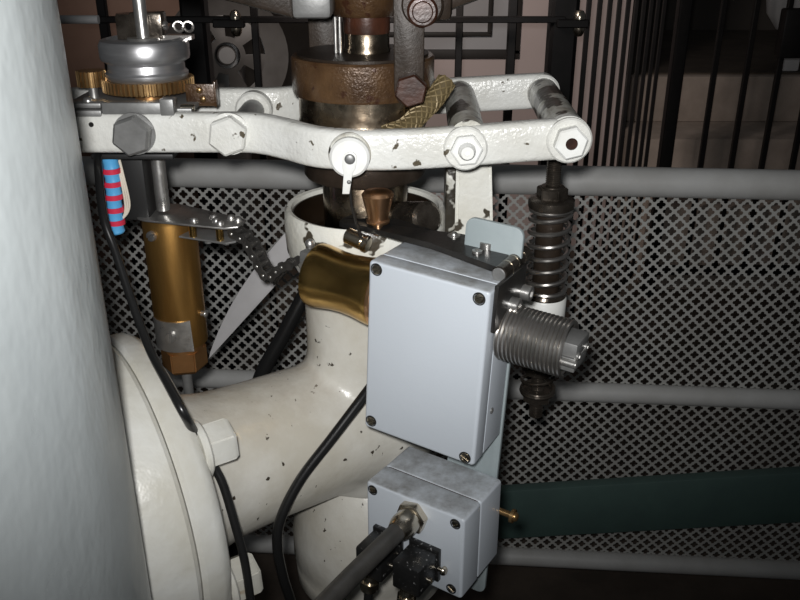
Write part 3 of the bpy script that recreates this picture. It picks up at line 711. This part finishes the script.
LO = V((-.0302, .630, -.4575)); yl = R(33.4); LX = V((math.cos(yl), -math.sin(yl), 0)); LY = V((0, 0, -1)); LZ = V((math.sin(yl), math.cos(yl), 0))
LM = basis(LO, LX, LY, LZ); LW, LH, LD = .1008, .0866, .0689
def lw(u, v, w): return LM @ V((u, v, w))
jb = thing('junction_box', 'lower light grey plastic box with a cable gland and dusty top', 'box', lw(.05, LH, .035))
part('lid', mk(rbox, 0, LW, 0, LH, 0, .0295, LM, .0035, .0022), MT['box'], jb)
part('case', mk(rbox, .0003, LW - .0003, .0003, LH - .0003, .0300, LD, LM, .0035, .002), MT['box'], jb)
part('gasket', mk(rbox, .0012, LW - .0012, .0012, LH - .0012, .0290, .0305, LM, .0045, 0), MT['rust_red'], jb)
for u, v, a in ((.007, .0075, .3), (LW - .0085, .0075, .7), (.0075, LH - .0075, .2), (LW - .0105, LH - .0075, -.6)):
    b = bm_(); slotted(b, lw(u, v, .0006), -LZ, .0036, .0014, a); s_ = part('lid_screw', b, MT['nickel'], jb)
    b = bm_(); lathe(b, [(.0037, 0), (.0048, 0), (.0050, .0009), (.0037, .0009)], lw(u, v, .0004), -LZ, 24, cap=False); part('screw_well', b, MT['dark_plastic'], s_)
gp0 = lw(.0505, .0165, 0)
b = bm_(); hexa(b, gp0, -LZ, .0265, .0075, .2); gn = part('cable_gland', b, MT['nickel'], jb)
b = bm_(); lathe(b, [(.0115, .007), (.0118, .009), (.0118, .017), (.0112, .021), (.0095, .0255), (.0088, .027)], gp0, -LZ, 36); part('gland_cap', b, MT['nickel'], gn)

# two black valve plugs on the lid of the lower box
def plug(u, v, label):
    t_ = thing('valve_plug', label, 'plug', lw(u, v + .018, 0), 'black cable plugs on the lower box')
    b = bm_(); box(b, (u, v, -.0025), (.031, .034, .005), LM, bev=.001); part('plug_flange', b, MT['plug'], t_)
    b = bm_(); box(b, (u, v - .0005, -.0195), (.0275, .0285, .029), LM, bev=.0018); box(b, (u, v + .013, -.021), (.016, .01, .018), LM, bev=.001); part('housing', b, MT['plug'], t_)
    for du, dv in ((.0175, .002),):
        b = bm_(); cyl(b, lw(u + du - .003, v + dv, -.004), lw(u + du + .002, v + dv, -.004), .0022, n=14); dome(b, lw(u + du + .002, v + dv, -.004), LX, .0042, .004); part('flange_screw', b, MT['nickel'], t_)
    b = bm_(); socket(b, lw(u + .0137, v + .006, -.017), LX, .0028, .0022); part('side_screw', b, MT['nickel'], t_)
    b = bm_(); cyl(b, lw(u, v + .013, -.03), lw(u, v + .028, -.034), .0068, n=20); hexa(b, lw(u, v + .019, -.0315), LY - LZ * .2, .0165, .006); part('cable_collar', b, MT['nickel'], t_)
    b = bm_(); tube(b, smooth_path([lw(u, v + .022, -.033), lw(u, v + .05, -.036), lw(u - .005, v + .11, -.03), lw(u - .01, v + .22, -.01)], 6), .004, 12); part('lead', b, MT['rubber'], t_)
plug(.0250, .0600, 'black speckled square plug left of the two below the thick cable')
plug(.0640, .0570, 'black speckled square plug nearer the right side of the lower box')

# ================================================================== cables
def cable(pts, r, m, label, cat='cable', n=14):
    o = part('cable', mk(tube, smooth_path(pts, 10), r, n), MT[m]); tag(o, label, cat); return o
cable([gp0 - LZ * .012, gp0 - LZ * .05, gp0 - LZ * .10, gp0 - LZ * .15 + V((0, 0, -.004)), gp0 - LZ * .2 + V((0, 0, -.02)), gp0 - LZ * .24 + V((-.01, 0, -.07))], .0083, 'sheath', 'thick charcoal cable running from the gland towards the viewer')
cable([(-.01, .70, -.375), (-.0331, .695, -.407), (-.064, .678, -.444), (-.0938, .66, -.4788), (-.112, .645, -.512), (-.116, .64, -.54), (-.113, .64, -.575), (-.108, .645, -.61), (-.095, .66, -.70), (-.05, .67, -.9), (-.02, .62, FL + .008), (.03, .5, FL + .006)], .0050, 'rubber', 'black cable curving down from behind the upper box past the pipe')
cable([(-.279, .775, -.19), (-.270, .742, -.205), (-.2605, .712, -.238), (-.2504, .70, -.2636), (-.233, .675, -.303), (-.2132, .645, -.3339), (-.1885, .605, -.3462), (-.1737, .585, -.3586), (-.1688, .597, -.3880), (-.1600, .602, -.4180), (-.151, .598, -.438), (-.142, .588, -.470), (-.134, .578, -.5043), (-.129, .566, -.545), (-.125, .56, -.62), (-.12, .55, -.85), (-.10, .5, FL + .006), (-.05, .42, FL + .005)], .0038, 'rubber', 'thin glossy black cable hanging from the wiring past the flange bolt')

# wiring block under the lever: blue sleeves and red clips
wb = thing('wire_loom', 'bundle of blue sleeves and red ties on cream wires beside the column', 'wiring', (-.278, .78, -.27))
for k in range(6):
    zc = -.2045 - .0125 * k; xx = -.2675 - .0006 * k + random.uniform(-.0006, .0006)
    b = bm_(); lathe(b, [(.0035, -.0055), (.0065, -.0055), (.0075, -.004), (.0070, 0), (.0075, .004), (.0065, .0055), (.0035, .0055)], (xx, .770, zc), (random.uniform(-.12, .12), 0, 1), 14); part('blue_sleeve', b, MT['blue'], wb)
for k in range(5):
    zc = -.211 - .0125 * k; xx = -.2690 - .0006 * k
    b = bm_(); lathe(b, [(.0062, -.0024), (.0083, -.0024), (.0083, .0024), (.0062, .0024)], (xx + .0012, .770, zc), n=20); box(b, (xx - .0065, .7635, zc), (.005, .005, .0045), bev=.0006); part('red_tie', b, MT['red'], wb)
b = bm_()
for k in range(4):
    q = -.279 + .004 * k; tube(b, smooth_path([(-.272 + .002 * k, .79, -.188), (q + .003, .772, -.194), (-.2705, .770, -.206), (-.2725, .770, -.24), (-.2735, .770, -.272)], 6), .0013, 8)
for k in range(3):
    tube(b, smooth_path([(-.266, .785, -.19), (-.2605 + .0015 * k, .770, -.215), (-.2595 + .002 * k, .770, -.245), (-.264, .770, -.258), (-.269, .770, -.255)], 6), .0010, 8)
part('cream_wire', b, MT['wire'], wb)

# ================================================================== spring rod at the right
SX, SY = .1485, .80
sr = thing('spring_rod', 'oily threaded rod with coil springs hanging from the right lever end', 'spring rod', (SX, SY, -.49))
t = [(.0062, -.495)]
z = -.495
while z < -.150: t += [(.0062, z), (.0073, z + .0009), (.0073, z + .0013), (.0062, z + .0022)]; z += .0022
part('threaded_rod', mk(lathe, t, (SX, SY, 0), n=20), MT['oily'], sr)
b = bm_(); hexa(b, (SX, SY, -.2460), (0, 0, 1), .027, .0105, .2); lathe(b, [(.012, -.2365), (.011, -.2345), (.006, -.2335)], (SX, SY, 0), n=24); part('lock_nut', b, MT['oily'], sr)
b = bm_()
prof = [(.008, -.2575), (.0205, -.2575), (.0225, -.2555), (.0228, -.2525), (.0225, -.248), (.019, -.2460), (.008, -.2460)]; lathe(b, prof, (SX, SY, 0), n=40); part('collar', b, MT['oily'], sr)
part('upper_spring', mk(tube, helix((SX, SY, -.344), (0, 0, 1), .0195, .086, 8.6, per=24, flat=1.1), .0024, 8), MT['spring'], sr)
part('inner_tube', mk(cyl, (SX, SY, -.344), (SX, SY, -.257), .0135), MT['rust_dark'], sr)
part('spring_seat', mk(lathe, [(.008, -.3515), (.0212, -.3515), (.0218, -.349), (.0205, -.346), (.008, -.3455)], (SX, SY, 0), n=36), MT['oily'], sr)
part('white_cup', mk(lathe, [(.008, -.385), (.0205, -.385), (.0222, -.382), (.0225, -.352), (.0215, -.3505), (.008, -.3505)], (SX, SY, 0), n=40), MT['washer'], sr, label='white painted spring cup')
part('lower_tube', mk(cyl, (SX, SY, -.44), (SX, SY, -.384), .016), MT['oily'], sr)
part('lower_spring', mk(tube, helix((SX, SY, -.461), (0, 0, 1), .0172, .076, 7, per=24, flat=1.1), .0020, 8), MT['oily'], sr)
part('lower_washer', mk(lathe, [(.008, -.4655), (.0185, -.4655), (.0195, -.463), (.0185, -.4605), (.008, -.4605)], (SX, SY, 0), n=36), MT['oily'], sr)
b = bm_(); hexa(b, (SX, SY, -.4655), (0, 0, -1), .027, .010, .3); part('lower_nut', b, MT['oily'], sr)

# flat bar and dark strap between the brass cylinder and the valve body
fa = V((-.1225, .955, -.352)); fb_ = V((-.238, .93, -.480)); fd = (fb_ - fa); FLn = fd.length; fd.normalize(); fn2 = V((.05, -1, .12)); fn2 = (fn2 - fd * fn2.dot(fd)).normalized(); fu = fn2.cross(fd)
b = bm_(); prism(b, [(-.06, -.020)] + [(FLn * (.2 + .8 * k / 10), -.020 + .026 * (k / 10) ** 2) for k in range(11)] + [(FLn + .008, .010), (-.06, .015)], basis(fa, fd, fu, fn2), -.002, .002, bev=.0005)
tag(part('flat_bar', b, MT['flat_bar']), 'dull grey tapered flat bar slanting behind the roller chain', 'bar')
b = bm_(); p, q = V((-.125, .985, -.36)), V((-.21, .95, -.62)); tube(b, smooth_path([(-.05, 1.0, -.33), (-.102, .985, -.40), (-.146, .965, -.475), (-.188, .95, -.56), (-.23, .94, -.75), (-.26, .94, FL + .012), (-.2, .98, FL + .012)], 8), .0095, 14)
tag(part('hose', b, MT['rubber']), 'thick black hose slanting down behind the white neck of the valve', 'hose')

# ================================================================== light
def light(name, kind, loc, energy, **k):
    d = bpy.data.lights.new(name, kind); d.energy = energy
    for a, v in k.items(): setattr(d, a, v)
    o = bpy.data.objects.new(name, d); COL.objects.link(o); o.location = V(loc) + UP; return o
o = light('camera_flash', 'SPOT', (-.014, .0, .025), 27, shadow_soft_size=.012, color=(1, .995, .99), spot_size=R(95), spot_blend=1)
o.rotation_euler = V((-.055, .95, -.17)).to_track_quat('-Z', 'Y').to_euler()
o = light('wall_lamp', 'SPOT', (-.1, 1.75, .12), 40, shadow_soft_size=.12, color=(1, .88, .81), spot_size=R(125), spot_blend=.6)  # added unseen fill that brightens the back walls and steps, no real fitting
o.rotation_euler = V((.25, 1.5, -.12)).to_track_quat('-Z', 'Y').to_euler()
w = bpy.data.worlds.new('world'); sc.world = w; w.use_nodes = True
w.node_tree.nodes['Background'].inputs[0].default_value = (.9, .95, 1, 1); w.node_tree.nodes['Background'].inputs[1].default_value = .03

# ================================================================== camera
cd = bpy.data.cameras.new('camera'); cam = bpy.data.objects.new('camera', cd); COL.objects.link(cam)
cam.location = UP; cam.rotation_euler = (R(90 - 24), 0, 0)
cd.sensor_fit = 'HORIZONTAL'; cd.sensor_width = 36; cd.lens = 850 / 800 * 36; cd.clip_start = .05
sc.camera = cam
vs = sc.view_settings; vs.view_transform = 'Standard'; vs.look = 'None'; vs.exposure = 0; vs.gamma = 1; vs.use_curve_mapping = False
sc.cycles.max_bounces = 6
